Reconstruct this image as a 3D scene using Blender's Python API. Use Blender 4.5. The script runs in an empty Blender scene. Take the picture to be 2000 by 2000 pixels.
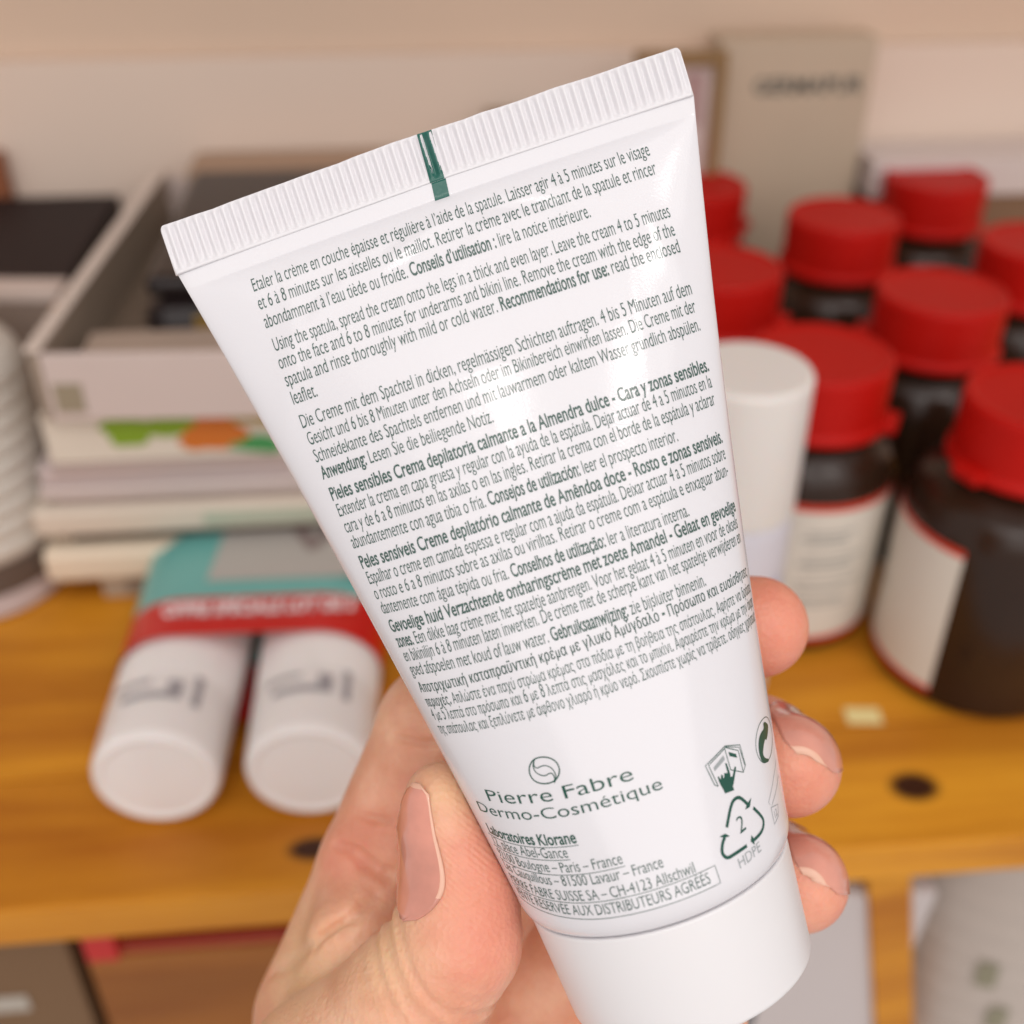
import bpy, bmesh, math, random
import numpy as np
from mathutils import Matrix, Vector
random.seed(7)
scene = bpy.context.scene
MM = 0.001
def R(d): return math.radians(d)
def lin(r, g, b):
    f = lambda c: c/12.92 if c <= 0.04045 else ((c+0.055)/1.055)**2.4
    return (f(r/255), f(g/255), f(b/255))

# ------------------------------------------------------------------ camera
# pose of the phone: looks 34 degrees down, 230 mm above the shelf board
HM = np.array([[0.996041, -0.049709, 0.073697], [-0.088894, -0.556979, 0.825755], [0.0, -0.829038, -0.559193]])
HC = np.array([0.0, 0.0, 230.0])
cam = bpy.data.cameras.new('camera'); camo = bpy.data.objects.new('camera', cam)
scene.collection.objects.link(camo); scene.camera = camo
m = Matrix.Identity(4)
for r in range(3):
    m[r][0] = HM[r][0]; m[r][1] = -HM[r][1]; m[r][2] = -HM[r][2]; m[r][3] = HC[r]*MM
camo.matrix_world = m
cam.sensor_width = 36; cam.lens = 39.64
cam.clip_start = 0.005; cam.clip_end = 20
cam.dof.use_dof = True; cam.dof.focus_distance = 0.131; cam.dof.aperture_fstop = 13.0

# ------------------------------------------------------------------ light
world = bpy.data.worlds.new('World'); scene.world = world; world.use_nodes = True
bg = world.node_tree.nodes['Background']
bg.inputs[0].default_value = (1.0, 0.935, 0.90, 1); bg.inputs[1].default_value = 0.37
def lamp(name, loc, tgt, size, power, col, shape='DISK'):
    l = bpy.data.lights.new(name, 'AREA'); l.shape = shape; l.size = size; l.energy = power; l.color = col
    o = bpy.data.objects.new(name, l); scene.collection.objects.link(o)
    o.location = loc; d = Vector(tgt)-Vector(loc); o.rotation_euler = d.to_track_quat('-Z', 'Y').to_euler()
    return o
TG = (0.02, 0.15, 0.12)
lamp('ceiling_downlight', (0.70, -0.97, 1.72), TG, 0.035, 1.3, (1.0, 0.95, 0.9))
lamp('ceiling_downlight', (-0.27, -1.12, 1.72), TG, 0.035, .85, (1.0, 0.95, 0.9))
lamp('soft_fill_light', (0.15, -1.3, 1.5), TG, 2.6, 20, (1.0, 0.965, 0.945), 'SQUARE')  # large soft fill added above and behind the camera
scene.view_settings.view_transform = 'Standard'; scene.view_settings.look = 'None'
scene.view_settings.exposure = 0.66; scene.view_settings.gamma = 1.0
scene.cycles.max_bounces = 8

# ------------------------------------------------------------------ helpers
def link(o): scene.collection.objects.link(o); return o
def mesh_obj(name, verts, faces, mat=None, parent=None, smooth=True, mats=None, mi=None, scale=MM):
    me = bpy.data.meshes.new(name)
    v = np.asarray(verts, dtype=float)*scale
    me.from_pydata(v.tolist(), [], [tuple(int(i) for i in f) for f in faces])
    for k in (mats or ([mat] if mat else [])): me.materials.append(k)
    if mi is not None: me.polygons.foreach_set('material_index', mi)
    if smooth: me.polygons.foreach_set('use_smooth', [True]*len(me.polygons))
    me.update()
    o = link(bpy.data.objects.new(name, me))
    if parent: o.parent = parent
    return o
def empty(name, loc=(0, 0, 0), rz=0.0, parent=None):
    o = link(bpy.data.objects.new(name, None)); o.empty_display_size = 0.01
    o.location = Vector(loc)*MM; o.rotation_euler = (0, 0, R(rz))
    if parent: o.parent = parent
    return o
def tag(o, label=None, cat=None, group=None, kind=None):
    if label: o['label'] = label
    if cat: o['category'] = cat
    if group: o['group'] = group
    if kind: o['kind'] = kind
    return o
def box(name, x0, x1, y0, y1, z0, z1, mat, parent=None, bev=0.6, open_top=False):
    bm = bmesh.new(); bmesh.ops.create_cube(bm, size=1)
    for v in bm.verts:
        v.co = Vector(((x0+x1)/2+v.co.x*(x1-x0), (y0+y1)/2+v.co.y*(y1-y0), (z0+z1)/2+v.co.z*(z1-z0)))*MM
    if bev: bmesh.ops.bevel(bm, geom=bm.edges[:], offset=bev*MM, segments=2, affect='EDGES', profile=0.5)
    me = bpy.data.meshes.new(name); bm.to_mesh(me); bm.free(); me.materials.append(mat)
    o = link(bpy.data.objects.new(name, me))
    if parent: o.parent = parent
    return o
def lathe(name, prof, mat, parent=None, n=64, a0=0.0, a1=360.0, loc=(0, 0, 0), smooth=True):
    full = abs(a1-a0-360) < 1e-6
    k = n if full else n+1
    vs = []; fs = []
    for (r, z) in prof:
        for i in range(k):
            a = R(a0+(a1-a0)*i/n); vs.append((loc[0]+r*math.cos(a), loc[1]+r*math.sin(a), loc[2]+z))
    for j in range(len(prof)-1):
        for i in range(n):
            i2 = (i+1) % k
            fs.append((j*k+i, j*k+i2, (j+1)*k+i2, (j+1)*k+i))
    return mesh_obj(name, vs, fs, mat, parent, smooth)
def rnd(prof, r=1.0, seg=4):
    # round the inner corners of a lathe profile
    out = [prof[0]]
    for i in range(1, len(prof)-1):
        p = Vector(prof[i]); a = Vector(prof[i-1])-p; b = Vector(prof[i+1])-p
        rr = min(r, a.length*0.45, b.length*0.45)
        if rr < 1e-4: out.append(prof[i]); continue
        a = p+a.normalized()*rr; b = p+b.normalized()*rr
        for k in range(seg+1):
            t = k/seg; q = a*(1-t)**2+p*2*t*(1-t)+b*t*t; out.append((q.x, q.y))
    out.append(prof[-1]); return out

# ------------------------------------------------------------------ materials
def mat(name, col, rough=0.5, bump=0.0, bscale=50, var=0.0, vscale=10, sss=0.0, srad=(1, .4, .25), sscale=0.002, coat=0.0, metal=0.0, spec=0.5, trans=0.0, stretch=None):
    m = bpy.data.materials.new(name); m.use_nodes = True; nt = m.node_tree; N = nt.nodes; L = nt.links
    p = N['Principled BSDF']; p.inputs['Base Color'].default_value = (*col, 1); p.inputs['Roughness'].default_value = rough
    p.inputs['Metallic'].default_value = metal; p.inputs['Specular IOR Level'].default_value = spec
    p.inputs['Coat Weight'].default_value = coat; p.inputs['Transmission Weight'].default_value = trans
    if sss:
        p.inputs['Subsurface Weight'].default_value = sss; p.inputs['Subsurface Radius'].default_value = srad
        p.inputs['Subsurface Scale'].default_value = sscale
    tc = N.new('ShaderNodeTexCoord'); mp = N.new('ShaderNodeMapping'); L.new(tc.outputs['Object'], mp.inputs[0])
    if stretch: mp.inputs['Scale'].default_value = stretch
    if var:
        n = N.new('ShaderNodeTexNoise'); n.inputs['Scale'].default_value = vscale*100; n.inputs['Detail'].default_value = 4
        L.new(mp.outputs[0], n.inputs['Vector'])
        h = N.new('ShaderNodeMix'); h.data_type = 'RGBA'; h.blend_type = 'MIX'
        h.inputs[6].default_value = (*[c*(1-var) for c in col], 1); h.inputs[7].default_value = (*[min(1, c*(1+var)) for c in col], 1)
        cr = N.new('ShaderNodeMapRange'); cr.inputs[1].default_value = .3; cr.inputs[2].default_value = .7
        L.new(n.outputs[0], cr.inputs[0]); L.new(cr.outputs[0], h.inputs[0]); L.new(h.outputs[2], p.inputs['Base Color'])
    if bump:
        n = N.new('ShaderNodeTexNoise'); n.inputs['Scale'].default_value = bscale*100; n.inputs['Detail'].default_value = 3
        L.new(mp.outputs[0], n.inputs['Vector'])
        b = N.new('ShaderNodeBump'); b.inputs['Strength'].default_value = 1; b.inputs['Distance'].default_value = bump*MM
        L.new(n.outputs[0], b.inputs['Height']); L.new(b.outputs[0], p.inputs['Normal'])
    return m
M_tube = mat('glossy_white_plastic', (.76, .75, .785), .14, bump=.012, bscale=36, sss=.15, srad=(1, .9, .85), sscale=.001)
M_crimp = mat('crimped_white_plastic', (.77, .755, .785), .28, sss=.2, srad=(1, .9, .88), sscale=.001)
M_cap = mat('satin_white_cap', (.80, .785, .80), .33, bump=.003, bscale=90, sss=.2, srad=(1, .9, .85), sscale=.0012)
M_ink = mat('green_grey_ink', (.07, .125, .11), .16, spec=.4, var=.15, vscale=20)
M_inkb = mat('dark_green_ink', (.018, .085, .062), .16, spec=.4)
M_inkg = mat('pale_grey_ink', (.33, .36, .37), .4)
M_green = mat('deep_green_mark', (.012, .115, .09), .25, bump=.05, bscale=12)
M_pine = None
def wood(name, base, dark, knots=(), ring=1.0):
    m = bpy.data.materials.new(name); m.use_nodes = True; nt = m.node_tree; N = nt.nodes; L = nt.links
    p = N['Principled BSDF']; p.inputs['Roughness'].default_value = .45; p.inputs['Specular IOR Level'].default_value = .28
    tc = N.new('ShaderNodeTexCoord'); mp = N.new('ShaderNodeMapping'); mp.inputs['Scale'].default_value = (2.2, 26, 26)
    L.new(tc.outputs['Object'], mp.inputs[0])
    n = N.new('ShaderNodeTexNoise'); n.inputs['Scale'].default_value = 1.6*ring; n.inputs['Detail'].default_value = 6; n.inputs['Distortion'].default_value = .6
    L.new(mp.outputs[0], n.inputs['Vector'])
    cr = N.new('ShaderNodeValToRGB'); cr.color_ramp.elements[0].position = .34; cr.color_ramp.elements[1].position = .64
    cr.color_ramp.elements[0].color = (*dark, 1); cr.color_ramp.elements[1].color = (*base, 1)
    L.new(n.outputs[0], cr.inputs[0]); last = cr.outputs[0]
    sp = N.new('ShaderNodeSeparateXYZ'); L.new(tc.outputs['Object'], sp.inputs[0])
    for (kx, ky, rx, ry) in knots:
        def mth(op, a, b):
            q = N.new('ShaderNodeMath'); q.operation = op
            for i, v in enumerate((a, b)):
                if isinstance(v, (int, float)): q.inputs[i].default_value = v
                else: L.new(v, q.inputs[i])
            return q.outputs[0]
        dx = mth('DIVIDE', mth('SUBTRACT', sp.outputs[0], kx*MM), rx*MM); dy = mth('DIVIDE', mth('SUBTRACT', sp.outputs[1], ky*MM), ry*MM)
        d = mth('SQRT', mth('ADD', mth('MULTIPLY', dx, dx), mth('MULTIPLY', dy, dy)), 0)
        mr = N.new('ShaderNodeMapRange'); mr.inputs[1].default_value = .75; mr.inputs[2].default_value = 1.25
        mr.inputs[3].default_value = 1; mr.inputs[4].default_value = 0; L.new(d, mr.inputs[0])
        mx = N.new('ShaderNodeMix'); mx.data_type = 'RGBA'; mx.inputs[7].default_value = (.045, .012, .003, 1)
        L.new(mr.outputs[0], mx.inputs[0]); L.new(last, mx.inputs[6]); last = mx.outputs[2]
    g = N.new('ShaderNodeTexNoise'); g.inputs['Scale'].default_value = 9*ring; g.inputs['Detail'].default_value = 8; g.inputs['Roughness'].default_value = .7; L.new(mp.outputs[0], g.inputs['Vector'])
    gr = N.new('ShaderNodeMapRange'); gr.inputs[1].default_value = .45; gr.inputs[2].default_value = .72; gr.inputs[4].default_value = .55; L.new(g.outputs[0], gr.inputs[0])
    gm = N.new('ShaderNodeMix'); gm.data_type = 'RGBA'; gm.blend_type = 'MULTIPLY'; gm.inputs[7].default_value = (.72, .55, .42, 1); L.new(gr.outputs[0], gm.inputs[0]); L.new(last, gm.inputs[6]); last = gm.outputs[2]
    gb = N.new('ShaderNodeBump'); gb.inputs['Distance'].default_value = .0003; L.new(g.outputs[0], gb.inputs['Height']); L.new(gb.outputs[0], p.inputs['Normal'])
    L.new(last, p.inputs['Base Color']); return m

# ================================================================== the cream tube in the hand
TUBE_R, TUBE_W, TUBE_L, TUBE_HC = 17.0, 31.48, 82.38, 5.7
TM = np.array([[0.960108, -0.274182, -0.054917], [0.09097, 0.491975, -0.865844], [0.264417, 0.826308, 0.497292]])
TO = np.array([24.4654, 88.6747, 120.5024])
DENTS = [(-4.0, 76.5, 7.0, 1.0, .22, 18), (6.0, 77.0, 6.0, .9, -.2, -14), (2.5, 74.0, 5.0, 1.3, .16, 30), (16, 74.5, 7.0, 1.2, .16, -35),
         (-14, 74.0, 6.0, 1.1, .14, 30), (22.0, 69, 9.0, 1.6, .12, -75), (-22, 68, 9, 1.5, .12, 70), (17.0, 58, 13, 1.0, .05, 84), (-1, 46, 11, 1.2, .05, -88),
         (-8, 60, 25, 5, .10, 86), (9, 40, 25, 6, .10, 92)]
def tube_ab(z):
    s = np.clip(z/TUBE_L, 0, 1); s2 = np.clip(z/(TUBE_L-2.0), 0, 1)
    a = TUBE_R+(TUBE_W-TUBE_R)*s-1.122*2*s*(1-s)
    b = TUBE_R*(1-s2)+1.3*2*s2*(1-s2)+.5*s2+1.15*(1-np.exp(-np.clip(TUBE_L-2.0-z, 0, 99)/1.1))*np.clip(z/30-1, 0, 1)
    sh = np.clip(-z/2.98, 0, 1); k = 1-np.sqrt(np.clip(1-sh**2, 0, 1))
    return a-1.9*k, b-1.9*k
def tube_off(z):
    s = np.clip(z/TUBE_L, 0, 1.08); return .76*s*s
def lean(x, z): return .022*np.minimum(x, 0)*np.clip(z/TUBE_L, 0, 1)**6
_T = np.linspace(-math.pi/2, math.pi/2, 241)
def tube_phi(u, z):
    # angle whose arc length from the front centre line is u (mm) at height z
    u = np.atleast_1d(u); z = np.atleast_1d(z); out = np.empty(len(u))
    a, b = tube_ab(z); zq = np.round(z, 2)
    for zz in np.unique(zq):
        k = zq == zz; aa, bb = tube_ab(np.array([zz]))
        d = np.sqrt((aa*np.cos(_T))**2+(bb*np.sin(_T))**2); c = np.concatenate([[0], np.cumsum((d[1:]+d[:-1])/2*np.diff(_T))]); c -= c[120]
        out[k] = np.interp(u[k], c, _T)
    return out
def tube_point(phi, z, lift=0.0, u=None):
    a, b = tube_ab(z)
    x = a*np.sin(phi); n = b*np.cos(phi)
    nx = np.sin(phi)/np.maximum(a, .1); nn = np.cos(phi)/np.maximum(b, .1); l = np.hypot(nx, nn)+1e-9; nx /= l; nn /= l
    d = np.zeros_like(x)
    fr = np.clip((TUBE_L-2.0-z)/2, 0, 1)*np.clip(np.cos(phi)*2, 0, 1)
    for (cx, cz, la, lb, amp, an) in DENTS:
        ca, sa = math.cos(R(an)), math.sin(R(an)); p = (x-cx)*ca+(z-cz)*sa; q = -(x-cx)*sa+(z-cz)*ca
        d += amp*np.exp(-(p/la)**2-(q/lb)**2)
    d = d*fr+lift
    return np.stack([x+nx*d+tube_off(z), z+lean(x, z), n+nn*d], -1)

tube = empty('cream_tube'); tube.matrix_world = Matrix([[*TM[0], TO[0]*MM], [*TM[1], TO[1]*MM], [*TM[2], TO[2]*MM], [0, 0, 0, 1]])
tag(tube, 'white squeeze tube printed with green small print, held in the hand', 'cream tube')
# body
zs = np.concatenate([np.linspace(-2.98, 0, 12)[:-1], np.linspace(0, 66, 150)[:-1], np.linspace(66, TUBE_L, 110)]); nph = 320
ph = np.linspace(-math.pi, math.pi, nph, endpoint=False)
V = np.concatenate([tube_point(ph, np.full(nph, z)) for z in zs])
Fc = []
for j in range(len(zs)-1):
    for i in range(nph):
        i2 = (i+1) % nph; Fc.append((j*nph+i, j*nph+i2, (j+1)*nph+i2, (j+1)*nph+i))
mesh_obj('tube_body', V, Fc, M_tube, tube)
# crimped seal: vertical ridges, really embossed
def crimp():
    nr = 58; nx = nr*8; xs = np.linspace(-TUBE_W, TUBE_W, nx+1); rows = [(0, 0), (.06, .85), (.28, .9), (.45, .15), (.75, 0)] + [(t, 0) for t in (1.6, 2.6, 3.6, 4.5)] + [(5.0, 0), (5.35, .3), (5.6, .5), (5.7, .5)]
    rng = np.random.RandomState(3); jit = np.interp(xs, np.linspace(-TUBE_W, TUBE_W, 30), rng.randn(30)*.05)
    vs = []; k = nx+1
    for side in (1, -1):
        for (y, flat) in rows:
            fade = np.clip((y-.45)/.7, 0, 1)*np.clip((5.65-y)/.5, 0, 1)
            ph_ = (xs+TUBE_W)/(2*TUBE_W)*nr*2*math.pi+jit*3
            w = np.cos(ph_); w = np.sign(w)*np.abs(w)**.7
            t = .40+.29*w*fade+(.12*flat)
            edge = np.clip((TUBE_W-np.abs(xs))/.35, 0, 1); t = t*np.sqrt(edge)*.9+.1*t
            cut = .25*(np.clip((np.abs(xs)-TUBE_W+.6)/.6, 0, 1))**2 if y > 5 else 0
            yy = TUBE_L+y+(jit*.9 if y > 5 else 0)-cut*2
            vs.append(np.stack([xs*1.004+.64+.01*y, yy+lean(xs, TUBE_L), side*t], -1))
    nrw = len(rows); vs = np.concatenate(vs); fs = []
    for s in range(2):
        for j in range(nrw-1):
            for i in range(nx):
                a = s*nrw*k+j*k+i; q = (a, a+1, a+k+1, a+k); fs.append(q if s == 0 else q[::-1])
    o = nrw*k
    for i in range(nx):
        a = (nrw-1)*k+i; fs.append((a, a+1, o+a+1, o+a)); fs.append((i+1, i, o+i, o+i+1))
    for j in range(nrw-1):
        a = j*k; fs.append((a, a+k, o+a+k, o+a)); a = j*k+nx; fs.append((a+k, a, o+a, o+a+k))
    c = mesh_obj('crimp_seal', vs, fs, M_crimp, tube)
    return xs, rows, vs, k
cx_, crows, cv_, ck_ = crimp()
# green registration mark: follows the ridges and the flat band
def mark():
    w = 27; vs = []
    for j in range(len(crows)-1, -1, -1):
        y = crows[j][0]; x0 = -.42+.055*y; xq = np.linspace(x0, x0+1.75, w)
        row = cv_[j*ck_:(j+1)*ck_]; nq = np.stack([xq, np.interp(xq, cx_, row[:, 1]), np.interp(xq, cx_, row[:, 2])+.03], -1)
        nq[:, 0] += .64; vs += list(nq)
    for z in np.linspace(TUBE_L-.02, 80.3, 8):
        x = np.linspace(-.42, 1.33, w)-(TUBE_L-z)*.09; vs += list(tube_point(tube_phi(x, np.full(w, z)), np.full(w, z), .04))
    n = len(crows)+8; fs = [(j*w+i, j*w+i+1, (j+1)*w+i+1, (j+1)*w+i) for j in range(n-1) for i in range(w-1)]
    mesh_obj('registration_mark', vs, [f[::-1] for f in fs], M_green, tube)
mark()
# cap
cp = [(12.5, -3.2), (15.0, -3.1), (15.3, -3.0), (16.1, -2.95), (14.95, -16.4), (14.3, -16.9), (11.5, -16.75), (11.2, -16.3), (0.01, -16.3)]
pf = rnd(cp, .6, 5)
vs = []; fs = []; n = 160
for (r, z) in pf:
    for i in range(n):
        a = 2*math.pi*i/n; vs.append((r*math.cos(a), z, r*math.sin(a)))
for j in range(len(pf)-1):
    for i in range(n): fs.append((j*n+i, j*n+(i+1) % n, (j+1)*n+(i+1) % n, (j+1)*n+i))
mesh_obj('cap', vs, [f[::-1] for f in fs], M_cap, tube)
vs = []; fs = []
for (r, z) in [(15.2, -2.0), (13.9, -2.9), (12, -3.0)]:
    for i in range(n):
        a = 2*math.pi*i/n; vs.append((r*math.cos(a), z, r*math.sin(a)))
for j in range(2):
    for i in range(n): fs.append((j*n+i, j*n+(i+1) % n, (j+1)*n+(i+1) % n, (j+1)*n+i))
mesh_obj('shoulder', vs, [f[::-1] for f in fs], M_cap, tube)

# ---- lettering: glyph outlines of the built-in font, laid onto the tube wall
_G = {}
def _raw(s, bold):
    c = bpy.data.curves.new('t', 'FONT'); c.body = s; c.resolution_u = 3; c.offset = 0 if any(0x370 < ord(q) < 0x400 for q in s) else (.016 if bold else -.004)
    o = link(bpy.data.objects.new('t', c)); dg = bpy.context.evaluated_depsgraph_get(); e = o.evaluated_get(dg); me = e.to_mesh()
    n = len(me.vertices); v = np.empty(n*3); me.vertices.foreach_get('co', v); v = v.reshape(-1, 3)
    me.calc_loop_triangles(); f = [tuple(t.vertices) for t in me.loop_triangles]
    e.to_mesh_clear(); bpy.data.objects.remove(o); bpy.data.curves.remove(c); return v, f
def _contours(ch):
    from mathutils.geometry import interpolate_bezier
    c = bpy.data.curves.new('t', 'FONT'); c.body = ch; o = link(bpy.data.objects.new('t', c))
    cu = o.to_curve(bpy.context.evaluated_depsgraph_get()); out = []
    for sp in cu.splines:
        B = sp.bezier_points; n = len(B); L_ = []
        for i in range(n):
            a, b = B[i], B[(i+1) % n]
            straight = (a.handle_right-a.co).length < 1e-5 and (b.handle_left-b.co).length < 1e-5
            pts = [a.co] if straight else interpolate_bezier(a.co, a.handle_right, b.handle_left, b.co, 5)[:-1]
            L_ += [(q[0], q[1]) for q in pts]
        out.append(L_)
    o.to_curve_clear(); bpy.data.objects.remove(o); bpy.data.curves.remove(c); return out
def _winding(ch, bold):
    # overlapping outlines (Greek letters): fill by the non-zero rule
    from mathutils.geometry import delaunay_2d_cdt
    C = _contours(ch); vs = []; es = []
    for L_ in C:
        n0 = len(vs); vs += [Vector(q) for q in L_]; es += [(n0+i, n0+(i+1) % len(L_)) for i in range(len(L_))]
    r = delaunay_2d_cdt(vs, es, [], 0, 1e-5); V = np.array([tuple(q) for q in r[0]]); T = [tuple(f) for f in r[2]]
    def wind(p):
        w = 0
        for L_ in C:
            for (x0, y0), (x1, y1) in zip(L_, L_[1:]+L_[:1]):
                if (y0 <= p[1]) != (y1 <= p[1]):
                    x = x0+(p[1]-y0)/(y1-y0)*(x1-x0)
                    if x > p[0]: w += 1 if y1 > y0 else -1
        return w
    T = [t for t in T if wind(V[list(t)].mean(0)) != 0]
    v = np.concatenate([V, np.zeros((len(V), 1))], 1)
    if bold: f = T+[tuple(i+len(v) for i in t) for t in T]; v = np.concatenate([v-[.016, 0, 0], v+[.016, 0, .0001]]); return v, f
    return v, T
def glyph(ch, bold):
    k = (ch, bold)
    if k not in _G:
        if 0x370 < ord(ch) < 0x400:
            v, f = _winding(ch, bold); w1, _ = _raw('|'+ch+'|', False); w0, _ = _raw('||', False)
            _G[k] = (np.array(v)*.86, f, ((w1[:, 0].max()-w1[:, 0].min())-(w0[:, 0].max()-w0[:, 0].min())+(.02 if bold else 0))*.86)
        elif ch == ' ': _G[k] = (np.zeros((0, 3)), [], .26)
        else:
            v, f = _raw(ch, bold); w1, _ = _raw('|'+ch+'|', bold); w0, _ = _raw('||', bold)
            adv = (w1[:, 0].max()-w1[:, 0].min())-(w0[:, 0].max()-w0[:, 0].min())
            v = v.copy()
            v[:, 1] = np.interp(v[:, 1], [-.3, 0, .449, .682, 1.0], [-.27, 0, .52, .715, 1.0])
            _G[k] = (v, f, adv)
    return _G[k]
def runs(s):
    out = []; b = False
    for ch in s:
        if ch == '*': b = not b
        else: out.append((ch, b))
    return out
class Ink:
    def __init__(self): self.v = []; self.f = []; self.n = 0
    def add(self, uv, f):
        self.v.append(uv); self.f += [(a+self.n, b+self.n, c+self.n) for a, b, c in f]; self.n += len(uv)
    def text(self, s, u0, z0, u1, z1, size=2.15, sx0=.565, anchor='fit', sxmax=.62, curve=0.0, ysc=1.0):
        g = [(ch, *glyph(ch, b)) for ch, b in runs(s)]
        nat = sum(x[3] for x in g[:-1])*size+(g[-1][1][:, 0].max()*size); nsp = sum(1 for x in g if x[0] == ' ')
        if anchor == 'fit':
            sx = (u1-u0)/nat; extra = 0
            if sx > sxmax and nsp: sx = sxmax; extra = ((u1-u0)-nat*sx)/nsp
            x = u0
        else: sx = sx0; extra = 0; x = u1-nat*sx
        sl = (z1-z0)/(u1-u0) if abs(u1-u0) > 1e-6 else 0
        for ch, v, f, adv in g:
            if len(v):
                uu = x+v[:, 0]*size*sx; zz = z0+(uu-u0)*sl+v[:, 1]*size*ysc+curve*(uu-u0)*(uu-u1)
                self.add(np.stack([uu, zz], -1), f)
            x += adv*size*sx+(extra if ch == ' ' else 0)
        return x
    def stroke(self, pts, w, closed=False, smooth=0):
        P = [Vector(p) for p in pts]
        if closed or smooth:
            for _ in range(smooth or 2):
                Q = [] if closed else [P[0]]; n = len(P)
                for i in range(n if closed else n-1):
                    a, b = P[i], P[(i+1) % n]; Q += [a*.75+b*.25, a*.25+b*.75]
                if not closed: Q.append(P[-1])
                P = Q
        D = []
        n = len(P)
        for i in range(n if closed else n-1):
            a, b = P[i], P[(i+1) % n]; k = max(1, int((b-a).length/.7)); D += [a.lerp(b, t/k) for t in range(k)]
        if not closed: D.append(P[-1])
        n = len(D); uv = []
        for i in range(n):
            a = D[i-1] if (i > 0 or closed) else D[i]; b = D[(i+1) % n] if (i < n-1 or closed) else D[i]
            t = (b-a).normalized(); q = Vector((-t.y, t.x))*w/2; uv += [D[i]+q, D[i]-q]
        f = []
        for i in range(n if closed else n-1):
            j = (i+1) % n; f += [(2*i, 2*i+1, 2*j+1), (2*i, 2*j+1, 2*j)]
        self.add(np.array([tuple(p) for p in uv]), f)
    def poly(self, pts, smooth=0):
        from mathutils.geometry import tessellate_polygon
        P = [Vector(p) for p in pts]
        for _ in range(smooth):
            Q = []
            for i in range(len(P)):
                a, b = P[i], P[(i+1) % len(P)]; Q += [a*.8+b*.2, a*.2+b*.8]
            P = Q
        self.add(np.array([tuple(p) for p in P]), [tuple(t) for t in tessellate_polygon([[Vector((p.x, p.y, 0)) for p in P]])])
    def build(self, name, mt, parent, lift=.035):
        uv = np.concatenate(self.v); F_ = np.array(self.f)
        for _ in range(3):
            e = np.stack([np.hypot(*(uv[F_[:, i]]-uv[F_[:, (i+1) % 3]]).T) for i in range(3)], 1); k = e.max(1) > .5
            if not k.any(): break
            T = F_[k]; n0 = len(uv); m = len(T); uv = np.concatenate([uv]+[(uv[T[:, i]]+uv[T[:, (i+1) % 3]])/2 for i in range(3)])
            a, b, c = n0+np.arange(m), n0+m+np.arange(m), n0+2*m+np.arange(m)
            F_ = np.concatenate([F_[~k], np.stack([T[:, 0], a, c], 1), np.stack([a, T[:, 1], b], 1), np.stack([c, b, T[:, 2]], 1), np.stack([a, b, c], 1)])
        self.f = [tuple(q) for q in F_.tolist()]; p = tube_point(tube_phi(uv[:, 0], uv[:, 1]), uv[:, 1], lift)
        a = uv[[f[0] for f in self.f]]; b = uv[[f[1] for f in self.f]]; c = uv[[f[2] for f in self.f]]
        cr = (b[:, 0]-a[:, 0])*(c[:, 1]-a[:, 1])-(b[:, 1]-a[:, 1])*(c[:, 0]-a[:, 0])
        fs = [f if k > 0 else f[::-1] for f, k in zip(self.f, cr)]
        return mesh_obj(name, p, fs, mt, parent, smooth=False)
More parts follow.
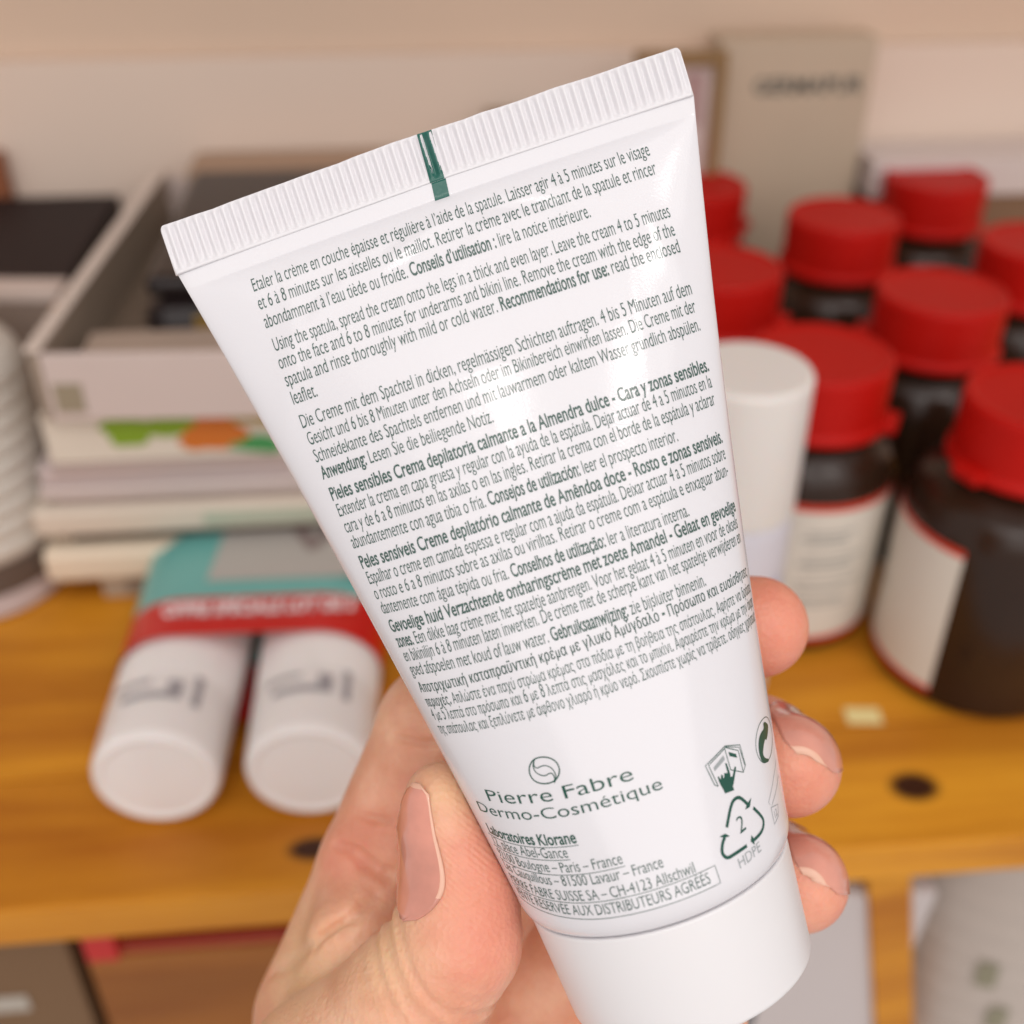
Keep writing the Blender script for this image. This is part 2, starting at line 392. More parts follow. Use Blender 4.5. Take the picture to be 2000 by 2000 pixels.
LINES = [
 [('Etaler la crème en couche épaisse et régulière à l’aide de la spatule. Laisser agir 4 à 5 minutes sur le visage', -23.6, 77.27, 24.48, 77.3),
  ('et 6 à 8 minutes sur les aisselles ou le maillot. Retirer la crème avec le tranchant de la spatule et rincer', -23.55, 75.0, 24.57, 75.04),
  ('abondamment à l’eau tiède ou froide. *Conseils d’utilisation :* lire la notice intérieure.', -23.49, 72.7, 15.69, 72.6)],
 [('Using the spatula, spread the cream onto the legs in a thick and even layer. Leave the cream 4 to 5 minutes', -23.3, 69.8, 24.6, 69.86),
  ('onto the face and 6 to 8 minutes for underarms and bikini line. Remove the cream with the edge of the', -23.35, 67.65, 24.5, 67.69),
  ('spatula and rinse thoroughly with mild or cold water. *Recommendations for use:* read the enclosed', -23.25, 65.5, 24.5, 65.7),
  ('leaflet.', -23.2, 63.3, -20.05, 63.3)],
 [('Die Creme mit dem Spachtel in dicken, regelmässigen Schichten auftragen. 4 bis 5 Minuten auf dem', -23.15, 60.4, 24.48, 60.75),
  ('Gesicht und 6 bis 8 Minuten unter den Achseln oder im Bikinibereich einwirken lassen. Die Creme mit der', -23.0, 58.3, 24.39, 58.7),
  ('Schneidekante des Spachtels entfernen und mit lauwarmem oder kaltem Wasser gründlich abspülen.', -22.95, 56.2, 24.33, 56.55),
  ('*Anwendung:* Lesen Sie die beiliegende Notiz.', -22.8, 54.15, -1.91, 54.1)],
 [('*Pieles sensibles Crema depilatoria calmante a la Almendra dulce - Cara y zonas sensibles.*', -22.68, 51.5, 24.13, 51.87),
  ('Extender la crema en capa gruesa y regular con la ayuda de la espátula. Dejar actuar de 4 a 5 minutos en la', -22.55, 49.5, 23.99, 49.98),
  ('cara y de 6 a 8 minutos en las axilas o en las ingles. Retirar la crema con el borde de la espátula y aclarar', -22.46, 47.5, 23.83, 47.98),
  ('abundantemente con agua tibia o fría. *Consejos de utilización:* leer el prospecto interior.', -22.32, 45.55, 17.41, 45.55)],
 [('*Peles sensíveis Creme depilatório calmante de Amêndoa doce - Rosto e zonas sensíveis.*', -22.21, 43.05, 23.62, 43.6),
  ('Espalhar o creme em camada espessa e regular com a ajuda da espátula. Deixar actuar 4 a 5 minutos sobre', -22.07, 41.1, 23.52, 41.68),
  ('o rosto e 6 a 8 minutos sobre as axilas ou virilhas. Retirar o creme com a espátula e enxaguar abun-', -22.0, 39.2, 23.36, 39.8),
  ('dantemente com água tépida ou fria. *Conselhos de utilização:* ler a literatura interna.', -21.86, 37.4, 15.98, 37.3)],
 [('*Gevoelige huid Verzachtende ontharingscrème met zoete Amandel - Gelaat en gevoelige*', -21.7, 35.1, 23.38, 35.6),
  ('*zones.* Een dikke laag crème met het spateltje aanbrengen. Voor het gelaat 4 à 5 minuten en voor de oksels', -21.6, 33.2, 23.1, 33.69),
  ('en bikinilijn 6 à 8 minuten laten inwerken. De crème met de scherpe kant van het spateltje verwijderen en', -21.46, 31.4, 23.14, 31.97),
  ('goed afspoelen met koud of lauw water. *Gebruiksaanwijzing:* zie bijsluiter binnenin.', -21.37, 29.65, 15.44, 29.4)],
 [('*Αποτριχωτική καταπραϋντική κρέμα με γλυκό Αμύγδαλο - Πρόσωπο και ευαίσθητες*', -21.15, 27.5, 23.19, 28.04),
  ('*περιοχές.* Απλώστε ένα παχύ στρώμα κρέμας στα πόδια με τη βοήθεια της σπάτουλας. Αφήστε να δράσει', -21.05, 25.7, 23.5, 26.05),
  ('4 με 5 λεπτά στο πρόσωπο και 6 με 8 λεπτά στις μασχάλες και το μπικίνι. Αφαιρέστε την κρέμα με την άκρη', -21.03, 24.0, 23.4, 24.4),
  ('της σπάτουλας και ξεπλύνετε με άφθονο χλιαρό ή κρύο νερό. Σκουπίστε χωρίς να τρίβετε. οδηγίες χρήσεως', -20.97, 22.3, 23.46, 22.7)]]
for para in LINES:
    k1 = Ink()
    for (s, u0, z0, u1, z1) in para:
        k1.text(s, u0, z0, u1, z1, size=2.2 if z0 > 60 else (2.12 if z0 > 40 else 2.05), sxmax=.64)
    k1.build('printed_paragraph', M_ink, tube)
def sag(k):
    # the foot of the print rises a little towards the shoulder's left side
    for v in k.v: v[:, 1] += .0065*np.clip(-6-v[:, 0], 0, 99)**2
k = Ink()
k.text('Pierre Fabre', -17.5, 13.2, .45, 13.2, size=1.95, sxmax=9)
k.text('Dermo-Cosmétique', -20.2, 11.35, 3.1, 11.3, size=1.7, sxmax=9)
sag(k); k.build('maker_name', M_inkb, tube)
k = Ink()
k.text('*Laboratoires Klorane*', -20.3, 8.42, -7.66, 8.38, size=1.72, sxmax=9)
sag(k); k.build('maker_line', M_inkb, tube)
k = Ink()
for s, u1, z1 in [('12, place Abel-Gance', -9.2, 6.9), ('92100 Boulogne – Paris – France', -3.5, 5.27), ('Les Cauquillous – 81500 Lavaur – France', .5, 3.74),
                  ('PIERRE FABRE SUISSE SA – CH-4123 Allschwil', 3.55, 2.05), ('VENTE RÉSERVÉE AUX DISTRIBUTEURS AGRÉÉS', 4.8, .42)]:
    k.text(s, -20.6, z1, u1, z1, size=1.6, sxmax=9)
sag(k); k.build('address_lines', M_ink, tube)
k = Ink()
for (u1, z1) in [(-7.6, 8.12), (-9.1, 6.66), (-3.4, 4.97)]: k.stroke([(-20.9, z1), (u1, z1)], .075)
k.stroke([(-20.9, 1.78), (5.8, 1.88), (5.8, -.02), (-20.9, -.02)], .075)
sag(k); k.build('printed_rules', M_ink, tube)
ICON = {
'book':[
   ('s', 0.09, [(11.53, 12.63), (13.6, 11.86), (13.58, 9.56), (12.96, 9.02), (11.29, 10.05)]),
   ('s', 0.09, [(11.53, 12.63), (8.41, 11.71), (8.77, 9.44), (9.12, 9.14)]),
   ('s', 0.09, [(11.45, 12.42), (8.79, 11.6), (9.15, 9.13)]),
   ('s', 0.09, [(11.39, 12.45), (11.32, 10.04)]),
   ('s', 0.09, [(11.47, 12.49), (13.14, 11.4), (12.96, 9.02)]),
   ('s', 0.07, [(11.55, 12.52), (13.4, 11.67), (13.46, 9.6)]),
   ('p', 0, [(9.3, 11.15), (10.95, 11.82), (10.99, 11.33), (9.3, 10.75)]),
   ('p', 1, [(11.73, 11.87), (12.67, 11.22), (12.69, 10.78), (11.73, 11.39)]),
   ('p', 1, [(9.69, 8.09), (9.64, 8.49), (9.48, 9.13), (9.42, 9.58), (9.43, 10.05), (9.6, 10.03), (9.64, 9.68), (9.75, 9.72), (9.92, 10.08), (10.11, 10.0), (10.06, 9.59), (10.23, 9.7), (10.37, 10.07), (10.81, 9.88), (10.86, 10.95), (11.06, 10.88), (11.1, 9.89), (11.06, 9.34), (11.3, 9.28), (11.95, 10.09), (12.17, 9.98), (11.72, 9.33), (11.21, 8.61), (10.94, 8.34), (10.97, 7.9)]),
],
'dot':[
   ('c', 0.09, [(20.38, 12.43), (21.5, 11.25), (21.72, 9.76), (20.31, 8.71), (18.92, 8.08), (17.23, 8.1), (16.42, 8.68), (15.97, 9.76), (16.26, 10.91), (17.04, 11.85), (18.31, 12.51)]),
   ('p', 1, [(18.98, 12.09), (19.67, 11.96), (20.48, 11.29), (19.81, 10.61), (18.87, 10.09), (18.63, 10.39), (18.01, 10.06), (17.44, 9.51), (17.22, 9.12), (17.52, 8.59), (18.45, 8.1), (18.17, 7.91), (17.14, 8.15), (16.55, 8.72), (16.46, 9.55), (16.67, 10.34), (17.14, 11.02), (17.91, 11.39), (18.89, 11.48)]),
],
'rec':[
   ('s', 0.36, [(8.58, 4.81), (9.22, 5.7), (9.76, 6.4), (10.3, 6.92), (10.94, 7.06), (11.52, 6.82), (12.33, 5.55)]),
   ('p', 1, [(13.04, 6.09), (12.42, 5.32), (11.66, 5.39), (12.14, 5.79)]),
   ('s', 0.36, [(12.92, 4.99), (13.86, 3.62), (14.06, 2.94), (13.55, 2.31), (12.72, 2.05), (11.49, 1.97)]),
   ('p', 1, [(11.46, 2.61), (11.09, 2.07), (11.49, 1.5), (11.69, 2.07)]),
   ('s', 0.36, [(10.39, 1.94), (8.36, 1.91), (7.52, 1.88), (7.12, 2.34), (7.1, 2.9), (7.54, 3.64), (7.98, 4.01)]),
   ('p', 1, [(7.36, 4.33), (8.16, 4.32), (8.61, 3.81), (7.91, 3.99)]),
],
'jar':[
   ('s', 0.08, [(21.05, 6.95), (18.68, 5.9), (15.9, 4.2), (16.13, 3.8)]),
   ('s', 0.08, [(20.76, 5.31), (16.49, 3.58)]),
   ('s', 0.1, [(16.18, 3.48), (18.16, 2.95), (17.5, 1.87), (16.01, 1.6), (16.18, 3.48)]),
],
'_txt':[
   ('p', 0, [(9.66, 3.61), (11.06, 3.42), (10.81, 4.88)]),
   ('p', 0, [(8.44, 0.19), (12.26, 0.45)]),
],
'logo':[
   ('s', 0.11, [(-9.28, 17.97), (-9.7, 17.46), (-9.73, 16.75), (-9.27, 16.24), (-8.72, 16.02), (-8.21, 16.21), (-7.85, 16.19), (-7.71, 15.69), (-7.87, 15.25)]),
   ('s', 0.11, [(-9.4, 17.82), (-9.63, 17.36), (-9.36, 16.98), (-8.81, 17.16), (-8.2, 17.12), (-7.67, 16.68), (-7.48, 15.99), (-7.65, 15.44), (-7.98, 15.1)]),
   ('c', 0.14, [(-10.42, 17.0), (-9.5, 18.08), (-8.08, 18.11), (-6.99, 17.41), (-6.83, 16.25), (-7.67, 15.27), (-9.14, 15.15), (-10.29, 15.77)]),
],

}
for nm, key, wd in (('swirl_logo', 'logo', M_inkb), ('leaflet_symbol', 'book', M_inkb), ('recycling_dot_symbol', 'dot', M_inkb), ('recycling_triangle', 'rec', M_inkb), ('open_jar_symbol', 'jar', M_inkg)):
    k = Ink(); kg = Ink()
    for (t, w, pts) in ICON[key]:
        if t == 's': k.stroke(pts, w, smooth=(2 if w > .2 or key == 'logo' else 0))
        elif t == 'c': k.stroke(pts, w, closed=True, smooth=3)
        elif w == 0: kg.poly(pts)
        else: k.poly(pts, smooth=(2 if key == 'dot' else 0))
    if key == 'rec':
        k.text('2', 9.9, 3.4, 11.0, 3.5, size=2.4, sxmax=9)
        kg.text('HDPE', 8.5, .2, 12.3, .45, size=1.5, sxmax=9)
    if key == 'jar': k.text('12', 16.4, 2.0, 17.4, 2.1, size=1.1, sxmax=9)
    o = k.build(nm, wd, tube)
    if kg.n: kg.build('pale_print', M_inkg, o)

# ================================================================== the hand
FPX = 2202.3
def cpx(x, y, z): return np.array([(x-1000)/FPX*z, (y-1000)/FPX*z, z])   # a point of the hand's own frame (mm)
CHAINS = {
 'thumb': [(862, 1562, 138.0, 4.6), (876, 1610, 138.5, 5.9), (902, 1700, 139, 7.3), (893, 1838, 137.5, 7.7), (800, 1965, 140, 9.2), (656, 2125, 147, 12.5), (545, 2520, 166, 17)],
 'index': [(652, 1985, 166, 11.4), (752, 1700, 164, 9.8), (866, 1425, 161, 9.4), (1180, 1275, 160, 8.6), (1390, 1225, 156, 7.9), (1478, 1224, 151.5, 6.8)],
 'middle': [(770, 2110, 176, 11.5), (960, 1690, 172, 9.6), (1330, 1478, 163, 8.4), (1480, 1470, 157, 7.8), (1540, 1494, 149, 6.8)],
 'ring': [(915, 2230, 178, 11.3), (1060, 1880, 174, 9.4), (1360, 1690, 164, 8.2), (1500, 1700, 157, 7.3), (1560, 1724, 149, 6.4)],
 'pinky': [(1040, 2390, 178, 10.5), (1140, 2105, 174, 8.6), (1290, 1990, 166, 7.2), (1375, 1990, 163, 6.2)],
 'palm': [(652, 1985, 166, 10), (690, 2600, 180, 15), (700, 3300, 190, 20)],
 'palm2': [(770, 2110, 176, 11.5), (780, 2700, 186, 14), (720, 3300, 190, 20)],
 'palm3': [(915, 2230, 178, 11.5), (880, 2700, 188, 14), (740, 3300, 190, 20)],
 'palm4': [(1040, 2390, 178, 11), (960, 2800, 188, 14), (760, 3300, 190, 20)],
 'web': [(665, 2080, 158, 9.5), (700, 1830, 154, 7.0)],
 'thenar': [(545, 2520, 166, 17), (640, 3300, 186, 20)],
}
CHP = {k: [(cpx(a, b, c), r) for a, b, c, r in v] for k, v in CHAINS.items()}
def smin(a, b, k):
    h = np.clip(.5+.5*(b-a)/k, 0, 1); return b*(1-h)+a*h-k*h*(1-h)
def cone(P, a, ra, b, rb):
    ab = b-a; l2 = ab@ab; t = np.clip(((P-a)@ab)/l2, 0, 1); d = P-a-t[:, None]*ab
    return np.sqrt((d*d).sum(1))-(ra+(rb-ra)*(t*t*(3-2*t)*.5+t*.5))
def to_tube(P):
    W = HC+P@HM.T; return (W-TO)@TM
def tube_sdf(P):
    q = to_tube(P); z = q[:, 1]; a, b = tube_ab(np.clip(z, -2.9, TUBE_L)); b = np.maximum(b, .5)
    x = q[:, 0]-tube_off(np.clip(z, 0, 99)); n = q[:, 2]
    cap = z < -2.98; rc = np.interp(z, [-16.9, -3.2], [14.95, 16.1]); a = np.where(cap, rc, a); b = np.where(cap, rc, b)
    k0 = np.sqrt((x/a)**2+(n/b)**2); k1 = np.sqrt((x/a**2)**2+(n/b**2)**2)+1e-6
    d = k0*(k0-1)/k1
    return np.where(z < -16.9, np.maximum(d, -16.9-z), d)
WR_C = cpx(1025, 1675, 137)
def hand_sdf(P):
    d = {}
    for k, c in CHP.items():
        v = None
        for (a, ra), (b, rb) in zip(c[:-1], c[1:]):
            q = cone(P, a, ra, b, rb); v = q if v is None else smin(v, q, 1.2)
        d[k] = v
    f = d['index']; f = smin(f, d['middle'], .9); f = smin(f, d['ring'], .9); f = smin(f, d['pinky'], .9)
    p = smin(smin(d['palm'], d['palm2'], 6), smin(d['palm3'], d['palm4'], 6), 6)
    f = smin(f, p, 3.5)
    f = smin(f, smin(d['thenar'], d['web'], 4), 4)
    t = d['thumb']
    # folds of the thumb joint: concentric wrinkles
    r = np.hypot(P[:, 0]-WR_C[0], (P[:, 1]-WR_C[1])*.92); ang = np.degrees(np.arctan2(P[:, 1]-WR_C[1], P[:, 0]-WR_C[0]))
    win = np.clip((r-14.0)/3, 0, 1)*np.clip((24.0-r)/4, 0, 1)*np.clip((ang-70)/30, 0, 1)*np.clip((205-ang)/40, 0, 1)*(P[:, 2] < 150)
    t = t-.19*np.sin(2*math.pi*(r+.5*np.sin(ang*.09))/2.15)*win-.05*np.sin(2*math.pi*(r+.8*np.sin(ang*.05))/1.27+1)*win
    h = smin(t, f, 1.8)
    for a, b, rr, kk in CREASES:
        ab = b-a; tt = np.clip(((P-a)@ab)/(ab@ab), 0, 1); q = P-a-tt[:, None]*ab; c = np.sqrt((q*q).sum(1))-rr*(.35+.65*np.sin(tt*math.pi))
        h = -smin(-h, c, kk)
    ts = tube_sdf(P)
    return -smin(-h, ts-.02, .5)
CREASES = []
def hit(x, y, z0=120, z1=200):
    z = np.linspace(z0, z1, 400); P = np.stack([(x-1000)/FPX*z, (y-1000)/FPX*z, z], -1); s = hand_sdf(P)
    i = np.argmax(s < 0); return P[i]
def crease(pts, r, k):
    h = [hit(x, y) for x, y in pts]
    for a, b in zip(h[:-1], h[1:]): CREASES_NEW.append((a, b, r, k))
CREASES_NEW = []
crease([(700, 1592), (760, 1606), (815, 1604)], .55, 1.0)
crease([(655, 1650), (700, 1662), (790, 1690)], .45, 1.2)
crease([(690, 1668), (740, 1700), (775, 1716)], 1.0, 1.2)
crease([(530, 1900), (610, 1845), (690, 1790), (735, 1750)], .5, 1.6)
crease([(770, 1440), (830, 1452), (870, 1450)], .35, 1.0)
CREASES = CREASES_NEW
def surface_net():
    lo = np.array([-62., 6., 118.]); hi = np.array([52., 152., 206.]); h = .5; C = 6
    nc = np.ceil((hi-lo)/(h*C)).astype(int); n = nc*C+1
    gc = [lo[i]+np.arange(nc[i]+1)*h*C for i in range(3)]
    G = np.stack(np.meshgrid(*gc, indexing='ij'), -1).reshape(-1, 3); S = hand_sdf(G).reshape(nc+1)
    F = np.full(n, 9.0, dtype=np.float32)
    # centre value of each coarse cell decides whether it is refined
    cc = [lo[i]+(np.arange(nc[i])+.5)*h*C for i in range(3)]
    D = np.stack(np.meshgrid(*cc, indexing='ij'), -1).reshape(-1, 3); s = hand_sdf(D).reshape(nc)
    near = np.abs(s) < h*C*1.05+1.2
    F[:-1, :-1, :-1] = np.repeat(np.repeat(np.repeat(s, C, 0), C, 1), C, 2)
    m = np.zeros(n, bool); m[:-1, :-1, :-1] = np.repeat(np.repeat(np.repeat(near, C, 0), C, 1), C, 2)
    mm = m.copy(); mm[1:] |= m[:-1]; mm[:, 1:] |= m[:, :-1]; mm[:, :, 1:] |= m[:, :, :-1]; mm[1:, 1:] |= m[:-1, :-1]; mm[:, 1:, 1:] |= m[:, :-1, :-1]; mm[1:, :, 1:] |= m[:-1, :, :-1]; mm[1:, 1:, 1:] |= m[:-1, :-1, :-1]
    idx = np.argwhere(mm); out = np.empty(len(idx))
    for a in range(0, len(idx), 400000): out[a:a+400000] = hand_sdf(lo+idx[a:a+400000]*h)
    F[mm] = out
    F[0] = F[-1] = 1; F[:, 0] = F[:, -1] = 1; F[:, :, 0] = F[:, :, -1] = 1
    # vertices
    ins = F < 0
    c = [ins[a:n[0]-1+a, b:n[1]-1+b, d:n[2]-1+d] for a in (0, 1) for b in (0, 1) for d in (0, 1)]
    sm = sum(x.astype(np.int8) for x in c); act = (sm > 0) & (sm < 8); ai = np.argwhere(act)
    vid = np.full(act.shape, -1, np.int64); vid[act] = np.arange(len(ai))
    acc = np.zeros((len(ai), 3)); cnt = np.zeros(len(ai))
    corners = [(a, b, d) for a in (0, 1) for b in (0, 1) for d in (0, 1)]
    for p in corners:
        for ax in range(3):
            if p[ax]: continue
            q = list(p); q[ax] = 1
            fa = F[ai[:, 0]+p[0], ai[:, 1]+p[1], ai[:, 2]+p[2]]; fb = F[ai[:, 0]+q[0], ai[:, 1]+q[1], ai[:, 2]+q[2]]
            k = (fa < 0) != (fb < 0); t = np.where(k, fa/np.where(k, fa-fb, 1), 0)
            pos = np.array(p)[None]+np.zeros((len(ai), 3)); pos[:, ax] += t
            acc[k] += pos[k]; cnt[k] += 1
    V = lo+(ai+acc/cnt[:, None])*h
    faces = []
    for ax in range(3):
        o1, o2 = [(1, 2), (2, 0), (0, 1)][ax]
        sl = [slice(1, -1)]*3; sl[ax] = slice(0, -1); a = ins[tuple(sl)]
        sl2 = list(sl); sl2[ax] = slice(1, None); b = ins[tuple(sl2)]
        e = np.argwhere(a != b); off = np.array([1, 1, 1]); off[ax] = 0; e = e+off
        fl = ins[e[:, 0], e[:, 1], e[:, 2]]
        def g(d1, d2):
            q = e.copy(); q[:, o1] -= d1; q[:, o2] -= d2; return vid[q[:, 0], q[:, 1], q[:, 2]]
        qd = np.stack([g(1, 1), g(0, 1), g(0, 0), g(1, 0)], 1)
        qd[~fl] = qd[~fl][:, ::-1]; faces.append(qd)
    Q = np.concatenate(faces); Q = Q[(Q >= 0).all(1)]
    # project onto the exact surface and relax a little
    for _ in range(2):
        e = .15; d0 = hand_sdf(V); gx = np.stack([hand_sdf(V+np.eye(3)[i]*e)-d0 for i in range(3)], -1)/e
        g2 = (gx**2).sum(1)+1e-6; V = V-np.clip(d0/g2, -.4, .4)[:, None]*gx
    return V, Q
HV, HQ = surface_net()
hand = link(bpy.data.objects.new('person', bpy.data.meshes.new('person')))
hm = hand.data; hm.from_pydata((HV*MM).tolist(), [], HQ.tolist()); hm.update()
hm.polygons.foreach_set('use_smooth', [True]*len(hm.polygons))
hmat = Matrix([[*HM[0], HC[0]*MM], [*HM[1], HC[1]*MM], [*HM[2], HC[2]*MM], [0, 0, 0, 1]]); hand.matrix_world = hmat
tag(hand, 'left hand holding the white tube between thumb and curled fingers', 'person')
# flush: how much blood shows through the skin (fingertips, joints) and the ridged thumb pad
def bump3(P, c, r): return np.exp(-((P-c)**2).sum(1)/r**2)
fl = np.zeros(len(HV)); pad = np.zeros(len(HV)); pale = np.zeros(len(HV))
for (x, y, z, r, w) in [(1500, 1225, 150, 9, .75), (1560, 1500, 149, 10, .95), (1580, 1735, 149, 9, .95), (950, 1640, 135, 6, .3), (940, 1820, 132, 8, .3), (870, 1700, 133, 6, .4), (950, 1860, 132, 7, .45), (620, 1620, 158, 7, .25), (1500, 1200, 150, 12, .3), (680, 1690, 158, 6, .55), (1000, 1760, 134, 7, .3), (780, 1600, 154, 7, .35)]:
    fl += w*bump3(HV, cpx(x, y, z), r)
pad += bump3(HV, cpx(950, 1660, 134), 7)
for (x, y, z, r, w) in [(770, 1850, 135, 6, .7), (560, 1870, 155, 9, .6), (620, 1990, 145, 10, .5), (880, 1540, 133, 4, .8), (905, 1760, 131, 3.5, .5)]:
    pale += w*bump3(HV, cpx(x, y, z), r)
for nm, arr in (('flush', fl), ('pad', pad), ('pale', pale)):
    at = hm.attributes.new(nm, 'FLOAT', 'POINT'); at.data.foreach_set('value', np.clip(arr*(.72 if nm == 'flush' else 1), 0, 1).astype(np.float32))
def skin():
    m = bpy.data.materials.new('skin'); m.use_nodes = True; nt = m.node_tree; N = nt.nodes; L = nt.links; p = N['Principled BSDF']
    p.inputs['Roughness'].default_value = .42; p.inputs['Specular IOR Level'].default_value = .4
    p.inputs['Subsurface Weight'].default_value = .55; p.inputs['Subsurface Radius'].default_value = (1, .35, .18); p.inputs['Subsurface Scale'].default_value = .0016
    tc = N.new('ShaderNodeTexCoord')
    def noise(sc, det=4, dist=0):
        n = N.new('ShaderNodeTexNoise'); n.inputs['Scale'].default_value = sc; n.inputs['Detail'].default_value = det; n.inputs['Distortion'].default_value = dist
        L.new(tc.outputs['Object'], n.inputs['Vector']); return n.outputs[0]
    def attr(k): a = N.new('ShaderNodeAttribute'); a.attribute_name = k; return a.outputs['Fac']
    def mix(f, a, b, bt='MIX'):
        x = N.new('ShaderNodeMix'); x.data_type = 'RGBA'; x.blend_type = bt
        for s, v in ((0, f), (6, a), (7, b)):
            if isinstance(v, tuple): x.inputs[s].default_value = (*v, 1)
            elif isinstance(v, float): x.inputs[s].default_value = v
            else: L.new(v, x.inputs[s])
        return x.outputs[2]
    def mr(v, a, b, c=0., d=1.):
        q = N.new('ShaderNodeMapRange'); L.new(v, q.inputs[0]); q.inputs[1].default_value = a; q.inputs[2].default_value = b; q.inputs[3].default_value = c; q.inputs[4].default_value = d; return q.outputs[0]
    base = mix(mr(noise(110), .35, .65), (.72, .35, .22), (.87, .53, .36))
    base = mix(mr(noise(420), .4, .7, 0, .3), base, (.70, .27, .19))
    base = mix(attr('pale'), base, (.84, .56, .33))
    base = mix(attr('flush'), base, (.80, .25, .18))
    L.new(base, p.inputs['Base Color'])
    # pores and fine lines, plus friction ridges on the thumb pad
    h1 = N.new('ShaderNodeTexVoronoi'); h1.inputs['Scale'].default_value = 1500; L.new(tc.outputs['Object'], h1.inputs['Vector'])
    b1 = N.new('ShaderNodeBump'); b1.inputs['Distance'].default_value = .00009; b1.inputs['Strength'].default_value = .9; L.new(h1.outputs['Distance'], b1.inputs['Height'])
    b0 = N.new('ShaderNodeBump'); b0.inputs['Distance'].default_value = .0002; b0.inputs['Strength'].default_value = .7; L.new(noise(600, 5), b0.inputs['Height']); L.new(b0.outputs[0], b1.inputs['Normal'])
    mp = N.new('ShaderNodeMapping'); L.new(tc.outputs['Object'], mp.inputs[0]); mp.inputs['Rotation'].default_value = (0, 0, R(-40))
    w = N.new('ShaderNodeTexWave'); w.inputs['Scale'].default_value = 560; w.inputs['Distortion'].default_value = 1.2; w.inputs['Detail Scale'].default_value = .2; w.bands_direction = 'Y'; L.new(mp.outputs[0], w.inputs['Vector'])
    mu = N.new('ShaderNodeMath'); mu.operation = 'MULTIPLY'; L.new(w.outputs['Fac'], mu.inputs[0]); L.new(attr('pad'), mu.inputs[1])
    b2 = N.new('ShaderNodeBump'); b2.inputs['Distance'].default_value = .00005; b2.inputs['Strength'].default_value = .9; L.new(mu.outputs[0], b2.inputs['Height']); L.new(b1.outputs[0], b2.inputs['Normal'])
    L.new(b2.outputs[0], p.inputs['Normal']); return m
hm.materials.append(skin())
M_nail = mat('fingernail_keratin', (.70, .30, .225), .14, sss=.15, srad=(1, .5, .4), sscale=.0005, coat=.7, var=.14, vscale=1.6)
M_nailtip = mat('fingernail_free_edge', (.80, .46, .33), .3, sss=.1, srad=(1, .8, .6), sscale=.0005, coat=.2)
def thumb_sdf(P):
    v = None
    for (a, ra), (b, rb) in zip(CHP['thumb'][:-1], CHP['thumb'][1:]):
        q = cone(P, a, ra, b, rb); v = q if v is None else smin(v, q, 1.2)
    return v
def nail(base, tip, nrm, half, free=.86, label=None, taper=1.0, lift=.18, thick=.2, hold=.93, side=False, body=hand_sdf):
    a = np.array(base); b = np.array(tip); t = (b-a)/np.linalg.norm(b-a); L_ = np.linalg.norm(b-a)
    n = np.array(nrm, float); n -= t*(n@t); n /= np.linalg.norm(n); c = np.cross(t, n)
    nv, nu = 26, 21; P = np.zeros((nv, nu, 3)); rprev = None
    for j in range(nv):
        v = j/(nv-1); wd = half*((1-(1-min(v/.42, 1))**2)**.6)*(1-(1-taper)*max(0, (v-.22)/.78)**1.25)
        if v > .9: wd *= math.sqrt(max(0.02, 1-((v-.9)/.1)**2*.8))
        wd = max(wd, 3)
        for i in range(nu):
            th = R(wd*(2*i/(nu-1)-1)); d = math.cos(th)*n+math.sin(th)*c; o = a+t*L_*v
            if v <= hold or rprev is None:
                s = np.linspace(1, 14, 140); q = body(o+s[:, None]*d); k = np.argmax(q > 0); r = s[k] if q[k] > 0 else 6
                r = r+lift
            else: r = rfree
            P[j, i] = o+r*d
        if v <= hold: rfree = float(np.median([np.linalg.norm(P[j, i]-(a+t*L_*v)) for i in range(nu)])); rprev = 1
    # smooth the plate, then lift it clear of the skin
    for _ in range(8):
        Q = P.copy(); Q[1:-1, 1:-1] = (P[:-2, 1:-1]+P[2:, 1:-1]+P[1:-1, :-2]+P[1:-1, 2:]+4*P[1:-1, 1:-1])/8; P = Q
    for _ in range(3):
        Q = P.reshape(-1, 3); s_ = body(Q).reshape(nv, nu); ax = a+t*((P-a)@t)[..., None]; dr = P-ax; dr /= np.linalg.norm(dr, axis=-1, keepdims=True)+1e-9; ps = np.clip(lift*.8-s_, 0, 1)
        for _k in range(6):
            pp = np.pad(ps, 1, mode='edge'); ps = np.maximum(ps, (pp[:-2, 1:-1]+pp[2:, 1:-1]+pp[1:-1, :-2]+pp[1:-1, 2:])/4)
        P = P+dr*ps[..., None]
    vs = P.reshape(-1, 3); fs = []; mi = []
    for j in range(nv-1):
        for i in range(nu-1): fs.append((j*nu+i, j*nu+i+1, (j+1)*nu+i+1, (j+1)*nu+i)); mi.append(1 if j/(nv-1) > free-.02 or (side and i >= nu-2 and 4 < j < 24) else 0)
    o = mesh_obj('fingernail', vs, fs, None, hand, mats=[M_nail, M_nailtip], mi=mi)
    s = o.modifiers.new('thickness', 'SOLIDIFY'); s.thickness = thick*MM; s.offset = -1
    if label: o['label'] = label
    return o
nail(cpx(902, 1752, 138.8), cpx(884, 1508, 137.5), (-.80, .05, -.60), 46, free=.955, side=True, body=thumb_sdf, taper=.36, lift=.3, thick=.25, label='long thumbnail seen from the side')
nail(cpx(1515, 1452, 156), cpx(1551, 1498, 142.75), (.62, -.72, -.1), 60, free=.965, lift=.12, thick=.1, hold=1.0, label='middle fingernail')
nail(cpx(1540, 1688, 156), cpx(1563, 1726, 143.05), (.68, -.68, -.1), 60, free=.965, lift=.12, thick=.1, hold=1.0)

